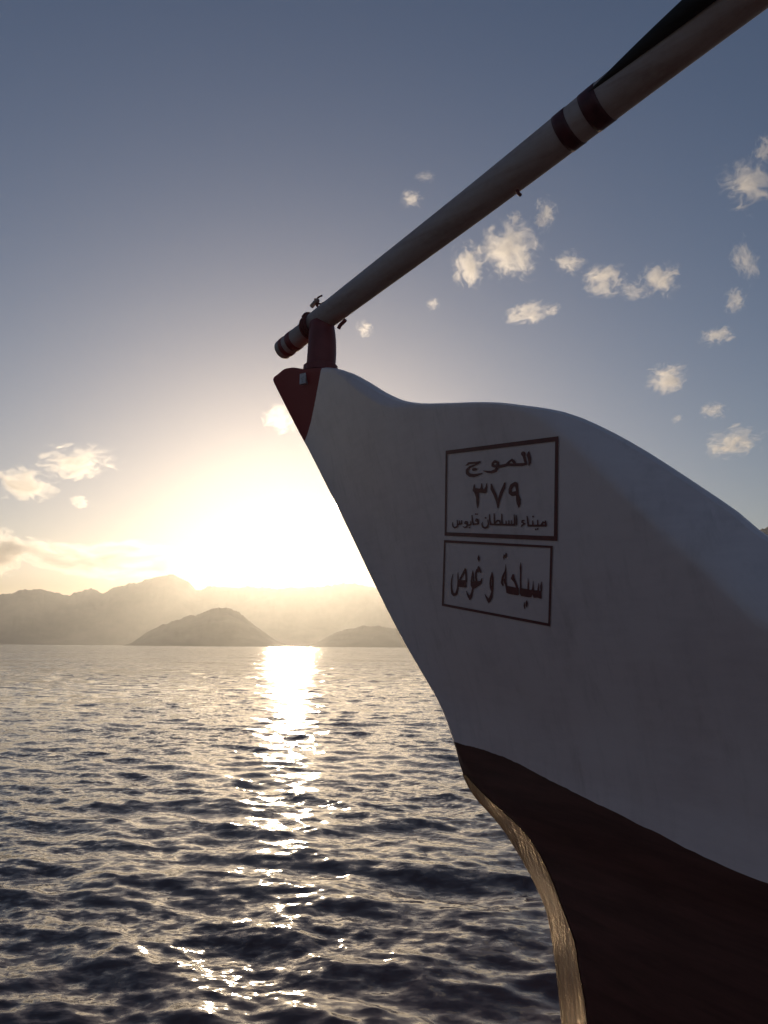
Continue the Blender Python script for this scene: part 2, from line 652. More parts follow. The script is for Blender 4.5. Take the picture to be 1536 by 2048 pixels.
brown, nt, lk, bs = material('brown_varnished_bottom', (0.060, 0.026, 0.014), 0.5)
bs.inputs['Coat Weight'].default_value = 0.0
bs.inputs['Coat Roughness'].default_value = 0.10
bs.inputs['Specular IOR Level'].default_value = 0.2
tex = nt.new('ShaderNodeTexCoord')
g1 = noise(nt, lk, tex.outputs['Object'], 6, 6, 0.65, 0.4, map_scale=(0.3, 0.3, 3.0))
g2 = noise(nt, lk, tex.outputs['Object'], 1.6, 4, 0.6)
lk.new(ramp(nt, lk, g1.outputs['Fac'], [(0.3, (0.085, 0.032, 0.025)), (0.7, (0.17, 0.062, 0.048))]), bs.inputs['Base Color'])
bump = nt.new('ShaderNodeBump')
bump.inputs['Strength'].default_value = 0.35
bump.inputs['Distance'].default_value = 0.015
lk.new(math_node(nt, lk, 'ADD', math_node(nt, lk, 'MULTIPLY', g1.outputs['Fac'], 0.25), g2.outputs['Fac']), bump.inputs['Height'])
lk.new(bump.outputs[0], bs.inputs['Normal'])
lk.new(bump.outputs[0], bs.inputs['Coat Normal'])

red, nt, lk, bs = material('dark_red_paint', (0.20, 0.02, 0.015), 0.5)
tex = nt.new('ShaderNodeTexCoord')
n_ = noise(nt, lk, tex.outputs['Object'], 9, 5)
lk.new(ramp(nt, lk, n_.outputs['Fac'], [(0.3, (0.20, 0.040, 0.035)), (0.7, (0.29, 0.058, 0.052))]), bs.inputs['Base Color'])
letter, nt, lk, bs = material('maroon_lettering_paint', (0.10, 0.022, 0.02), 0.5)
tex = nt.new('ShaderNodeTexCoord')
n_ = noise(nt, lk, tex.outputs['Object'], 25, 3)
lk.new(ramp(nt, lk, n_.outputs['Fac'], [(0.3, (0.135, 0.030, 0.028)), (0.7, (0.20, 0.046, 0.042))]), bs.inputs['Base Color'])
deckm, nt, lk, bs = material('deck_planks', (0.28, 0.2, 0.13), 0.7)
tex = nt.new('ShaderNodeTexCoord')
n_ = noise(nt, lk, tex.outputs['Object'], 8, 5, map_scale=(0.2, 3, 1))
lk.new(ramp(nt, lk, n_.outputs['Fac'], [(0.3, (0.2, 0.13, 0.08)), (0.7, (0.34, 0.25, 0.17))]), bs.inputs['Base Color'])


def two_sided(name, z_hi, z_lo, vs, mat, tip=False):
    a, nr, nc = rows(z_hi, z_lo, vs, TS, 1, tip=tip)
    b, _, _ = rows(z_sheer_star if tip else z_hi, z_lo, vs, TS, -1, tip=tip)
    fs = grid_faces(nr, nc) + grid_faces(nr, nc, flip=True, base=len(a))
    o = mesh_obj(name, np.vstack([a, b]), fs, mat, boat)
    bm = bmesh.new()
    bm.from_mesh(o.data)
    bmesh.ops.remove_doubles(bm, verts=bm.verts, dist=0.0004)
    bmesh.ops.recalc_face_normals(bm, faces=bm.faces)
    bm.to_mesh(o.data)
    bm.free()
    return o


def z_sheer_star(s):
    return z_sheer(s) - 0.34 * sstep(0.45, 1.2, s)          # the starboard rail is cut down to stay hidden behind the port side


topsides = two_sided('topsides', z_sheer, z_paint, VS_TOP, white, True)
topsides['label'] = 'white painted upper hull with dark red beak'
bottom = two_sided('lower_hull', z_paint, lambda s: np.full_like(np.asarray(s, float), -3.6), VS_BOT, brown)
bottom['label'] = 'glossy dark brown lower hull'

# bronze-coloured sheathing on the lower stem, both sides, 4 mm proud of the planking
bronze, nt, lk, bs = material('glitter_streaked_bronze', (0.62, 0.43, 0.25), 0.17, Metallic=1.0)
tex = nt.new('ShaderNodeTexCoord')
g1 = noise(nt, lk, tex.outputs['Object'], 10, 5, 0.6, 1.2, map_scale=(1.4, 1.4, 0.3))
g2 = noise(nt, lk, tex.outputs['Object'], 40, 4, 0.65)
lk.new(ramp(nt, lk, math_node(nt, lk, 'ADD', math_node(nt, lk, 'MULTIPLY', g1.outputs['Fac'], 0.7), math_node(nt, lk, 'MULTIPLY', g2.outputs['Fac'], 0.3)),
            [(0.34, (0.22, 0.11, 0.05)), (0.47, (0.78, 0.49, 0.21)), (0.66, (0.97, 0.68, 0.32))]), bs.inputs['Base Color'])  # gold streaks in the colour stand in for sun glitter off the water
bump = nt.new('ShaderNodeBump')
bump.inputs['Strength'].default_value = 0.6
bump.inputs['Distance'].default_value = 0.02
lk.new(g1.outputs['Fac'], bump.inputs['Height'])
lk.new(bump.outputs[0], bs.inputs['Normal'])
zz = np.linspace(-0.64, -3.0, 76)
tt = np.concatenate([np.linspace(0, 1, 13) ** 2])
wid = 0.02 + 0.335 * (1 - sstep(-0.86, -0.60, zz)) + 0.006 * np.sin(zz * 31)
shv = []
for sgn in (-1, 1):
    for z_, w_ in zip(zz, wid):
        s_ = s_stem(z_) + tt * w_
        p_ = hull0(s_, np.full_like(s_, z_)) + 0.004
        p_[0] = 0
        s_ = s_ - np.array([0.004] + [0.003] * 3 + [0.0] * (len(tt) - 4))
        shv.append(np.stack([s_, sgn * p_, np.full_like(s_, z_)], -1))
shv = np.concatenate(shv)
n_ = len(zz) * len(tt)
so = mesh_obj('stem_sheathing', shv, grid_faces(len(zz), len(tt)) + grid_faces(len(zz), len(tt), flip=True, base=n_), bronze, boat)
so['label'] = 'metal sheathing on the lower stem, golden water glints put into its colour'

# bulwark cap, inner face, deck and transom
ss = TS * S_END
zt = z_sheer(ss)
zt[0] = TIP_Z
po = hull(ss, zt)
po[0] = 0
pi_ = np.maximum(po - 0.10, 0)
cap, dk = [], []
for sgn in (-1, 1):
    zt = z_sheer(ss) if sgn < 0 else z_sheer_star(ss)
    zt[0] = TIP_Z
    po = hull(ss, zt)
    po[0] = 0
    dep = 0.16 * np.minimum(1, np.maximum(po - 0.12, 0) / 0.15)
    pi_ = np.maximum(po - 0.10, 0)
    pl_ = np.clip(np.minimum(pi_, hull(ss, zt - dep) - 0.07), 0, None)
    rise = 0.012 * np.minimum(1, po / 0.05)
    cap += [np.stack([ss, sgn * po, zt], -1), np.stack([ss, sgn * (po * 0.7 + pi_ * 0.3), zt + rise], -1),
            np.stack([ss, sgn * (po * 0.3 + pi_ * 0.7), zt + rise], -1), np.stack([ss, sgn * pi_, zt], -1),
            np.stack([ss, sgn * pl_, zt - dep], -1)]
    dk.append(np.stack([ss, sgn * pl_ * 0.998, zt - dep + 0.01 * (dep > 0.01)], -1))
n = len(ss)
vs = np.concatenate(cap)
fs = grid_faces(5, n) + grid_faces(5, n, flip=True, base=5 * n)
mesh_obj('bulwark', vs, fs, white, boat)
mid = 0.5 * (dk[0] + dk[1])
mesh_obj('deck', np.concatenate([dk[0], mid, dk[1]]), grid_faces(3, n), deckm, boat)
zz = np.linspace(float(z_sheer(S_END)), -3.6, 24)
pp = hull(np.full(24, S_END), zz)
vs = np.concatenate([np.stack([np.full(24, S_END), -pp, zz], -1), np.stack([np.full(24, S_END), pp, zz], -1)])
mesh_obj('transom', vs, grid_faces(2, 24), white, boat)


# ------------------------------------------------------------------ lettering painted on the bow
def on_hull(x, y, proud=0.003):
    h_ = hit(x, y)
    s, p, z = h_
    e = 0.01
    fs_ = (float(hull(s + e, z)) - float(hull(s - e, z))) / (2 * e)
    fz_ = (float(hull(s, z + e)) - float(hull(s, z - e))) / (2 * e)
    nrm = np.array([-fs_, -1.0, -fz_])             # local outward normal on the port side (p = -y)
    nrm = np.array([-fs_, -1.0, -fz_]) / math.sqrt(1 + fs_ ** 2 + fz_ ** 2)
    q = np.array([s, -float(hull(s, z)), z])
    return q + proud * nrm


def ring_mesh(outer, inner, nseg=14):
    """frame between two quads given in photograph points"""
    vs, fs = [], []
    for k in range(4):
        o0, o1 = np.array(outer[k]), np.array(outer[(k + 1) % 4])
        i0, i1 = np.array(inner[k]), np.array(inner[(k + 1) % 4])
        for t in np.linspace(0, 1, nseg, endpoint=False):
            a, b = o0 + (o1 - o0) * t, i0 + (i1 - i0) * t
            vs += [on_hull(*a), on_hull(*((a + b) / 2)), on_hull(*b)]
    n = 4 * nseg
    for i in range(n):
        j = (i + 1) % n
        fs += [(3 * i, 3 * j, 3 * j + 1, 3 * i + 1), (3 * i + 1, 3 * j + 1, 3 * j + 2, 3 * i + 2)]
    return vs, fs


def glyph_mesh(strokes, polys, org, scale, cell=0.42):
    """the union of brush strokes and filled outlines, as one clean sheet on the hull (marching squares)"""
    allp = [p[:2] for st in strokes for p in st] + [p for pl in polys for p in pl]
    P = np.array(allp, float) / scale + np.array(org)
    x0, y0 = P.min(0) - 5
    x1, y1 = P.max(0) + 5
    gx = np.arange(x0, x1, cell)
    gy = np.arange(y0, y1, cell)
    X, Y = np.meshgrid(gx, gy)
    D = np.full(X.shape, 1e3)
    for st in strokes:
        st = [(p[0] / scale + org[0], p[1] / scale + org[1], p[2] / scale / 2) for p in st]
        if len(st) == 1:
            st = st * 2
        for (ax, ay, ar), (bx, by, br) in zip(st[:-1], st[1:]):
            dx, dy = bx - ax, by - ay
            L = dx * dx + dy * dy + 1e-9
            t = np.clip(((X - ax) * dx + (Y - ay) * dy) / L, 0, 1)
            D = np.minimum(D, np.hypot(X - ax - t * dx, Y - ay - t * dy) - (ar + t * (br - ar)))
    for pl in polys:
        pl = [(p[0] / scale + org[0], p[1] / scale + org[1]) for p in pl]
        inside = np.zeros(X.shape, bool)
        dd = np.full(X.shape, 1e3)
        for (ax, ay), (bx, by) in zip(pl, pl[1:] + pl[:1]):
            if ay != by:
                inside ^= ((ay > Y) != (by > Y)) & (X < (bx - ax) * (Y - ay) / (by - ay) + ax)
            dx, dy = bx - ax, by - ay
            t = np.clip(((X - ax) * dx + (Y - ay) * dy) / (dx * dx + dy * dy + 1e-9), 0, 1)
            dd = np.minimum(dd, np.hypot(X - ax - t * dx, Y - ay - t * dy))
        D = np.minimum(D, np.where(inside, -dd, dd))
    pts, idx, fs = [], {}, []

    def vert(key, xy):
        if key not in idx:
            idx[key] = len(pts)
            pts.append(xy)
        return idx[key]

    ny, nx = D.shape
    near = (D < 0)
    act = near[:-1, :-1] | near[1:, :-1] | near[:-1, 1:] | near[1:, 1:]
    for i, j in zip(*np.nonzero(act)):
        cs = [(i, j), (i, j + 1), (i + 1, j + 1), (i + 1, j)]
        poly = []
        for a, b in zip(cs, cs[1:] + cs[:1]):
            da, db = D[a], D[b]
            if da < 0:
                poly.append(vert(a, (gx[a[1]], gy[a[0]])))
            if (da < 0) != (db < 0):
                t = da / (da - db)
                k1, k2 = (a, b) if a < b else (b, a)
                poly.append(vert((k1, k2), (gx[a[1]] + t * (gx[b[1]] - gx[a[1]]), gy[a[0]] + t * (gy[b[0]] - gy[a[0]]))))
        if len(poly) > 2:
            fs.append(tuple(poly))
    # exact positions on a coarse net, bilinear between: the side is nearly flat here
    nx_, ny_ = 9, 9
    cx, cy_ = np.linspace(x0, x1, nx_), np.linspace(y0, y1, ny_)
    net = np.array([[on_hull(a, b) for a in cx] for b in cy_])
    out = []
    for x, y in pts:
        u = (x - x0) / (x1 - x0) * (nx_ - 1)
        v = (y - y0) / (y1 - y0) * (ny_ - 1)
        i, j = min(int(v), ny_ - 2), min(int(u), nx_ - 2)
        a, b = v - i, u - j
        out.append(net[i, j] * (1 - a) * (1 - b) + net[i, j + 1] * (1 - a) * b + net[i + 1, j] * a * (1 - b) + net[i + 1, j + 1] * a * b)
    return out, fs


def q2(pts):
    return [(860 + x / 4.654, 840 + y / 4.654) for x, y in pts]


frame1 = mesh_obj('registration_frame', *ring_mesh(q2([(150, 285), (1200, 150), (1190, 1125), (140, 1075)]),
                                                   q2([(165, 318), (1170, 197), (1158, 1080), (155, 1043)])), letter, boat, False)
frame1['label'] = 'maroon painted frame around the name and number'
frame2 = mesh_obj('registration_frame', *ring_mesh(q2([(135, 1115), (1147, 1170), (1122, 1920), (115, 1728)]),
                                                   q2([(147, 1140), (1125, 1190), (1105, 1890), (130, 1708)])), letter, boat, False)
frame2['label'] = 'maroon painted frame around the tourism and diving line'

A_, B_, C_, D_ = ((920, 895), 9.6), ((895, 1015), 7.314), ((890, 1095), 13.96), ((990, 1095), 13.96)
name_st = [
    [(395, 268, 22), (340, 288, 42), (250, 293, 40), (180, 300, 40), (128, 342, 20)],
    [(398, 280, 20), (310, 328, 28), (200, 370, 36), (145, 430, 50), (150, 490, 60), (200, 528, 65), (270, 535, 60), (350, 520, 42), (440, 490, 14)],
    [(270, 418, 60), (312, 412, 50)],
    [(640, 345, 55), (635, 300, 40), (680, 262, 45), (735, 285, 48), (735, 335, 50), (675, 358, 50), (640, 345, 55)],
    [(725, 380, 50), (690, 440, 55), (610, 470, 46), (540, 465, 40), (460, 445, 14)],
    [(735, 365, 55), (850, 345, 55), (920, 325, 50), (1050, 330, 55), (1200, 325, 60), (1280, 315, 40)],
    [(920, 310, 50), (960, 262, 30), (1010, 238, 48), (1048, 275, 56), (1060, 310, 50)],
    [(1280, 310, 40), (1260, 250, 50), (1242, 170, 56), (1226, 118, 88), (1215, 82, 20)],
    [(1330, 85, 25), (1325, 140, 68), (1345, 220, 60), (1345, 290, 45), (1330, 345, 14)]]
num_st = [
    [(285, 705, 14), (280, 770, 36), (290, 820, 60)], [(425, 690, 14), (425, 760, 36), (420, 815, 80)], [(522, 690, 14), (515, 760, 36), (490, 830, 66)],
    [(292, 815, 80), (360, 822, 80), (430, 830, 80), (480, 842, 72)], [(325, 855, 86), (345, 950, 56), (345, 1060, 46), (345, 1155, 14)],
    [(610, 705, 26), (625, 790, 62), (680, 900, 60), (725, 1030, 50), (737, 1155, 18)], [(870, 682, 32), (850, 760, 56), (800, 870, 56), (760, 990, 46), (737, 1155, 18)],
    [(1072, 692, 72), (1005, 728, 66), (972, 800, 58), (975, 865, 66), (1015, 890, 80), (1075, 880, 90)],
    [(1090, 700, 62), (1105, 800, 48), (1110, 900, 52), (1130, 1000, 88), (1135, 1070, 74), (1138, 1140, 24)]]
port_st = [
    [(1440, 195, 18), (1446, 240, 28), (1445, 272, 16)], [(1440, 222, 22), (1405, 212, 24), (1385, 250, 30)], [(1445, 260, 28), (1330, 264, 31), (1190, 262, 30)],
    [(1325, 185, 16), (1330, 250, 22)], [(1253, 195, 16), (1258, 250, 22)], [(1172, 125, 14), (1180, 180, 22), (1190, 260, 22)], [(1260, 130, 26)],
    [(1298, 318, 24)], [(1328, 309, 24)], [(1130, 187, 16), (1102, 190, 20), (1096, 212, 20), (1130, 230, 20)], [(1140, 232, 18), (1094, 260, 22), (1085, 280, 10)],
    [(1013, 115, 14), (1018, 180, 20), (1018, 250, 18)], [(984, 105, 14), (989, 180, 22), (991, 240, 22), (960, 254, 24)], [(992, 254, 26), (850, 250, 28)],
    [(945, 190, 14), (945, 245, 20)], [(905, 190, 14), (905, 245, 20)], [(865, 195, 14), (865, 245, 20)],
    [(800, 95, 14), (802, 180, 20), (808, 245, 22)], [(860, 250, 28), (640, 245, 26)], [(690, 90, 14), (692, 170, 20), (695, 240, 20)],
    [(700, 230, 22), (738, 188, 20), (772, 195, 20), (780, 235, 22)], [(620, 100, 14), (625, 180, 20), (640, 240, 22)],
    [(598, 180, 14), (605, 240, 22), (590, 284, 28), (555, 297, 28), (522, 280, 24), (512, 240, 17), (520, 215, 10)], [(565, 150, 26)],
    [(455, 175, 20), (430, 165, 20), (420, 192, 20), (445, 206, 20), (455, 175, 20)], [(456, 190, 20), (456, 235, 22), (385, 244, 26)], [(418, 95, 22)], [(442, 95, 22)],
    [(365, 115, 14), (370, 180, 18), (385, 242, 20)], [(350, 200, 14), (352, 243, 20), (325, 256, 24), (295, 254, 22)], [(330, 290, 25)],
    [(296, 208, 20), (270, 205, 18), (262, 230, 20), (296, 240, 22), (296, 208, 20)], [(298, 240, 20), (292, 278, 22), (262, 291, 22), (232, 278, 9)],
    [(215, 190, 14), (215, 235, 18)], [(185, 195, 14), (185, 240, 18)], [(150, 185, 14), (156, 240, 20)], [(215, 238, 20), (155, 245, 22)],
    [(155, 240, 20), (150, 278, 22), (115, 294, 24), (88, 274, 20), (80, 235, 15), (88, 215, 9)]]
dive_st = [
    [(235, 745, 14), (205, 860, 28), (187, 1000, 30), (192, 1150, 36), (220, 1275, 66), (270, 1325, 70), (328, 1275, 66), (368, 1130, 40), (375, 950, 30), (372, 800, 28), (376, 690, 12)],
    [(430, 900, 46), (500, 760, 56), (568, 645, 66), (576, 580, 28)], [(578, 610, 56), (600, 750, 44), (605, 950, 42)],
    [(790, 640, 14), (765, 800, 34), (745, 950, 40)], [(790, 640, 14), (797, 750, 34), (810, 900, 36), (820, 960, 40)],
    [(790, 1140, 46), (765, 1250, 46), (738, 1350, 76), (705, 1440, 46)], [(605, 1210, 14), (640, 1300, 40), (690, 1380, 76)],
    [(1015, 700, 18), (985, 620, 56), (950, 565, 66), (950, 525, 28)], [(905, 620, 50), (877, 700, 45), (872, 830, 45), (892, 940, 52)],
    [(1325, 690, 14), (1292, 850, 48), (1277, 1000, 48), (1292, 1120, 56), (1315, 1190, 50)],
    [(1325, 690, 24), (1345, 850, 44), (1345, 1000, 40), (1335, 1150, 50), (1325, 1250, 50), (1295, 1380, 86), (1242, 1490, 70), (1226, 1530, 28)],
    [(1130, 1310, 18), (1180, 1400, 50), (1230, 1475, 84)]]
dive_pl = [[(380, 910), (600, 905), (612, 1110), (545, 1110), (380, 1092)],
           [(728, 940), (1000, 930), (1038, 855), (1060, 850), (1030, 1000), (960, 1060), (830, 1145), (762, 1125), (730, 1050)],
           [(905, 600), (950, 518), (988, 560), (1015, 680), (950, 680), (890, 690)], [(945, 190), (985, 280), (965, 410), (915, 310)]]
tour_st = [
    [(315, 465, 12), (305, 650, 38), (275, 710, 46), (225, 840, 58), (205, 980, 58), (232, 1045, 44)],
    [(311, 600, 28), (311, 800, 38), (302, 950, 48), (330, 1080, 50), (338, 1150, 50)], [(280, 890, 46), (290, 980, 56)],
    [(520, 765, 56), (510, 855, 100), (570, 950, 60), (622, 1085, 62)],
    [(730, 415, 10), (728, 550, 48), (730, 700, 34), (725, 900, 38), (732, 1160, 40)],
    [(935, 850, 10), (940, 1000, 34), (940, 1180, 40)], [(1080, 925, 9), (1075, 1100, 34), (1070, 1185, 60)],
    [(1235, 985, 12), (1225, 1100, 34), (1220, 1205, 50)], [(1312, 955, 18), (1300, 1080, 48), (1306, 1205, 40)]]
tour_pl = [[(320, 130), (352, 180), (325, 300), (290, 262), (257, 345), (235, 270), (260, 180), (290, 205)],
           [(315, 1080), (380, 1070), (580, 1110), (640, 1090), (680, 1130), (680, 1310), (640, 1330), (400, 1290), (330, 1260)],
           [(705, 1150), (760, 1130), (920, 1155), (1000, 1180), (1060, 1160), (1120, 1190), (1200, 1190), (1260, 1210), (1310, 1200), (1312, 1420), (1270, 1420),
            (1200, 1395), (1090, 1400), (1062, 1300), (1020, 1380), (960, 1385), (740, 1350), (705, 1270)],
           [(830, 1500), (860, 1590), (850, 1710), (835, 1720), (810, 1620)], [(895, 1460), (932, 1540), (905, 1680), (875, 1620), (870, 1520)]]
for nm, fr, st, pl, (org, sc_), lb in (
        ('lettering', frame1, name_st, [], A_, 'Arabic name painted in maroon'), ('lettering', frame1, num_st, [], A_, 'Arabic numerals 379 painted in maroon'),
        ('lettering', frame1, port_st, [], B_, 'small Arabic line naming the home port'),
        ('lettering', frame2, dive_st, dive_pl, C_, 'Arabic words for and diving'), ('lettering', frame2, tour_st, tour_pl, D_, 'Arabic word for tourism')):
    lo = mesh_obj(nm, *glyph_mesh(st, pl, org, sc_, 0.42 if org != B_[0] else 0.34), letter, fr, False)
    lo['label'] = lb

# ------------------------------------------------------------------ fittings on the beak
def local(s, p, z):
    return np.array([s, -p, z])


POLE = [on_plane(*q) for q in ((690, 604), (1129, 266), (1212, 203))]
k_p = (POLE[2][1] - POLE[0][1]) / (POLE[2][0] - POLE[0][0])


def pole_z(s):
    return POLE[0][1] + k_p * (s - POLE[0][0])


print('pole', POLE, k_p)
s_post, z_post = on_plane(641, 737)
ptop = pole_z(s_post)
post_pts = [local(s_post + 0.012 * math.sin(t * 3), 0, z_post - 0.02 + (ptop - z_post + 0.0) * t) for t in np.linspace(0, 1, 9)]
post_r = [0.096, 0.096, 0.096, 0.095, 0.094, 0.092, 0.089, 0.085, 0.080]
mesh_obj('crutch_post', *tube(post_pts, post_r, 28), red, boat)['label'] = 'short dark red post carrying the boom'
fl, ff = tube([local(s_post, 0, z_post - 0.03), local(s_post, 0, z_post + 0.012), local(s_post, 0, z_post + 0.016)], [0.114, 0.114, 0.110], 28)
mesh_obj('post_flange', fl, ff, red, boat, False)
h_ = hit(611, 759)
fitting, nt, lk, bs = material('worn_white_fitting', (0.75, 0.68, 0.66), 0.5)
tex = nt.new('ShaderNodeTexCoord')
n_ = noise(nt, lk, tex.outputs['Object'], 40, 4)
lk.new(ramp(nt, lk, n_.outputs['Fac'], [(0.35, (0.5, 0.42, 0.4)), (0.6, (0.8, 0.73, 0.72))]), bs.inputs['Base Color'])
mesh_obj('cleat', *join([box(local(h_[0], h_[1] + 0.012, h_[2]), (0.024, 0.014, 0.034), 0.2)]), fitting, boat, False)

# ------------------------------------------------------------------ the boom
boom = bpy.data.objects.new('boom', None)
C.objects.link(boom)
boom.location = tuple(ORG)
boom.rotation_euler = (0, 0, -ALPHA)
boom['label'] = 'long tapered boom with dark bands resting on the bow post'
boom['category'] = 'boom'
wood, nt, lk, bs = material('weathered_painted_spar', (0.40, 0.36, 0.33), 0.55)
tex = nt.new('ShaderNodeTexCoord')
n1 = noise(nt, lk, tex.outputs['Object'], 7, 6, 0.65, 0.3, map_scale=(0.12, 1.6, 1.6))
n2 = noise(nt, lk, tex.outputs['Object'], 26, 4, 0.6)
cmb = math_node(nt, lk, 'ADD', math_node(nt, lk, 'MULTIPLY', n1.outputs['Fac'], 0.75), math_node(nt, lk, 'MULTIPLY', n2.outputs['Fac'], 0.25))
lk.new(ramp(nt, lk, cmb, [(0.34, (0.40, 0.27, 0.23)), (0.50, (0.52, 0.39, 0.35)), (0.66, (0.58, 0.46, 0.43))]), bs.inputs['Base Color'])
bump = nt.new('ShaderNodeBump')
bump.inputs['Strength'].default_value = 0.4
bump.inputs['Distance'].default_value = 0.008
lk.new(cmb, bump.inputs['Height'])
lk.new(bump.outputs[0], bs.inputs['Normal'])

band_m, nt, lk, bs = material('dark_band_paint', (0.09, 0.02, 0.02), 0.5)
tex = nt.new('ShaderNodeTexCoord')
n_ = noise(nt, lk, tex.outputs['Object'], 18, 4)
lk.new(ramp(nt, lk, n_.outputs['Fac'], [(0.3, (0.075, 0.016, 0.018)), (0.7, (0.14, 0.03, 0.03))]), bs.inputs['Base Color'])
S_MAIN = on_plane(628, 646)[0]
S_STUB = on_plane(566, 690)[0]


def rad_pole(s):
    return 0.083 + 0.0105 * (s - 0.6)


def pole_pt(s, off=0.0):
    return np.array([s, -off, pole_z(s)])


def pole_tube(s0, s1, n, dr=0.0, seg=32, rfun=None, round_start=False):
    s = np.linspace(s0, s1, n)
    r = [(rfun or rad_pole)(a) + dr for a in s]
    if round_start:
        e = 0.035
        s = np.concatenate([s0 - e + e * (1 - np.cos(np.linspace(0.15, math.pi / 2, 6)[:-1])) * 0 + (s0 - e) * 0 + e * np.sin(np.linspace(0.0, math.pi / 2, 6)[:-1]) * 1.0, s])
        rr_ = [r[0] * math.sqrt(max(1 - ((s0 - a) / e) ** 2, 0.02)) for a in s[:5]]
        r = rr_ + r
    return tube([pole_pt(a) + np.array([0, 0.006 * math.sin(a * 1.7), 0.006 * math.sin(a * 2.3)]) for a in s], r, seg)


mesh_obj('spar', *pole_tube(S_MAIN, 7.5, 90), wood, boom)['label'] = 'main length of the boom, off-white weathered paint'
stub = mesh_obj('end_piece', *pole_tube(S_STUB, S_MAIN + 0.05, 14, rfun=lambda s: 0.070 + 0.0 * s, round_start=True), wood, boom)
stub['label'] = 'thinner banded end of the boom over the water'


def s_at(x, y):
    return on_plane(x, y)[0]


for (xa, ya, xb, yb) in ((1128, 272, 1152, 254), (1180, 222, 1212, 201)):
    mesh_obj('band', *pole_tube(s_at(xa, ya), s_at(xb, yb), 5, 0.0025, 36), band_m, boom)
for (xa, ya, xb, yb) in ((571, 688, 577, 684), (584, 679, 593, 672)):
    mesh_obj('band', *pole_tube(s_at(xa, ya), s_at(xb, yb), 4, 0.0025, 32, rfun=lambda s: 0.070), red, boom)

rope, nt, lk, bs = material('red_brown_rope', (0.22, 0.05, 0.035), 0.85)
tex = nt.new('ShaderNodeTexCoord')
w = nt.new('ShaderNodeTexWave')
w.inputs['Scale'].default_value = 60
lk.new(tex.outputs['Object'], w.inputs['Vector'])
lk.new(ramp(nt, lk, w.outputs['Fac'], [(0.2, (0.12, 0.03, 0.022)), (0.8, (0.26, 0.07, 0.05))]), bs.inputs['Base Color'])
# turns of rope where the boom sits on the post
tang = np.array([1.0, 0, k_p])
tang /= np.linalg.norm(tang)
e1 = np.array([0, 1.0, 0])
e2 = np.cross(tang, e1)
random.seed(4)
turns = []
for q in range(3):
    sc0 = S_MAIN - 0.045 + q * 0.022
    rr_ = 0.070 + 0.010
    pts = [pole_pt(sc0 + 0.004 * math.sin(3 * a)) + rr_ * (math.cos(a) * e1 + math.sin(a) * e2) for a in np.linspace(0, 2 * math.pi, 33)]
    turns.append(tube(pts, [0.011] * len(pts), 8, False))
mesh_obj('lashing', *join(turns), rope, boom)['label'] = 'turns of rope binding the boom to the post'


def px_pt(x, y, off=0.0):
    s, z = on_plane(x, y, off)
    return np.array([s, -off, z])


def cord(name, pxs, r, mat, off=0.0):
    pts = [px_pt(x, y, off) for x, y in pxs]
    d = interp(range(len(pts)), [p[0] for p in pts]), interp(range(len(pts)), [p[1] for p in pts]), interp(range(len(pts)), [p[2] for p in pts])
    tt = np.linspace(0, len(pts) - 1, 6 * len(pts))
    P = [np.array([float(f(t)) for f in d]) for t in tt]
    return mesh_obj(name, *tube(P, [r] * len(P), 8), mat, boom)


cord('rope_end', [(635, 614), (636, 603), (634, 598), (638, 594), (644, 591)], 0.0060, rope)
cord('rope_end', [(636, 606), (642, 608), (650, 604), (652, 610)], 0.0065, rope)
cord('rope_end', [(634, 612), (632, 602), (630, 598)], 0.008, rope)
cord('toggle', [(636, 600), (630, 605), (623, 613)], 0.016, wood)['label'] = 'short wooden toggle tied on top of the boom'
cord('knot', [(607, 635), (612, 630), (618, 629), (622, 633)], 0.018, rope)
cord('shackle', [(691, 640), (686, 645), (681, 650), (677, 657)], 0.013, red)
cord('eye_bolt', [(1034, 381), (1038, 388), (1041, 390)], 0.010, letter)

# ------------------------------------------------------------------ a second spar with a dark furled sail on top of the boom
sail_m, nt, lk, bs = material('dark_furled_canvas', (0.035, 0.03, 0.03), 0.9)
tex = nt.new('ShaderNodeTexCoord')
n_ = noise(nt, lk, tex.outputs['Object'], 12, 5, map_scale=(0.2, 1, 1))
lk.new(ramp(nt, lk, n_.outputs['Fac'], [(0.3, (0.018, 0.015, 0.015)), (0.7, (0.055, 0.045, 0.043))]), bs.inputs['Base Color'])
sp = []
sr = []
e_up = np.cross(e1, tang)
e_up = e_up if e_up[2] > 0 else -e_up
s_a = s_at(1192, 182)
for t in np.linspace(0, 1, 40):
    s = s_a + t * 4.0
    rs = 0.003 + 0.105 * (1 - math.exp(-(t * 4.0) / 1.0))
    out = rad_pole(s) + rs * 0.45
    ang = R(10)
    sp.append(pole_pt(s) + out * (math.cos(ang) * np.array([0, -1.0, 0]) + math.sin(ang) * e_up))
    sr.append(rs)
sail = mesh_obj('furled_sail', *tube(sp, sr, 24), sail_m)
sail.location = tuple(ORG)
sail.rotation_euler = (0, 0, -ALPHA)
sail['label'] = 'dark furled canvas tapering to a point along the top of the boom'
sail['category'] = 'sail'


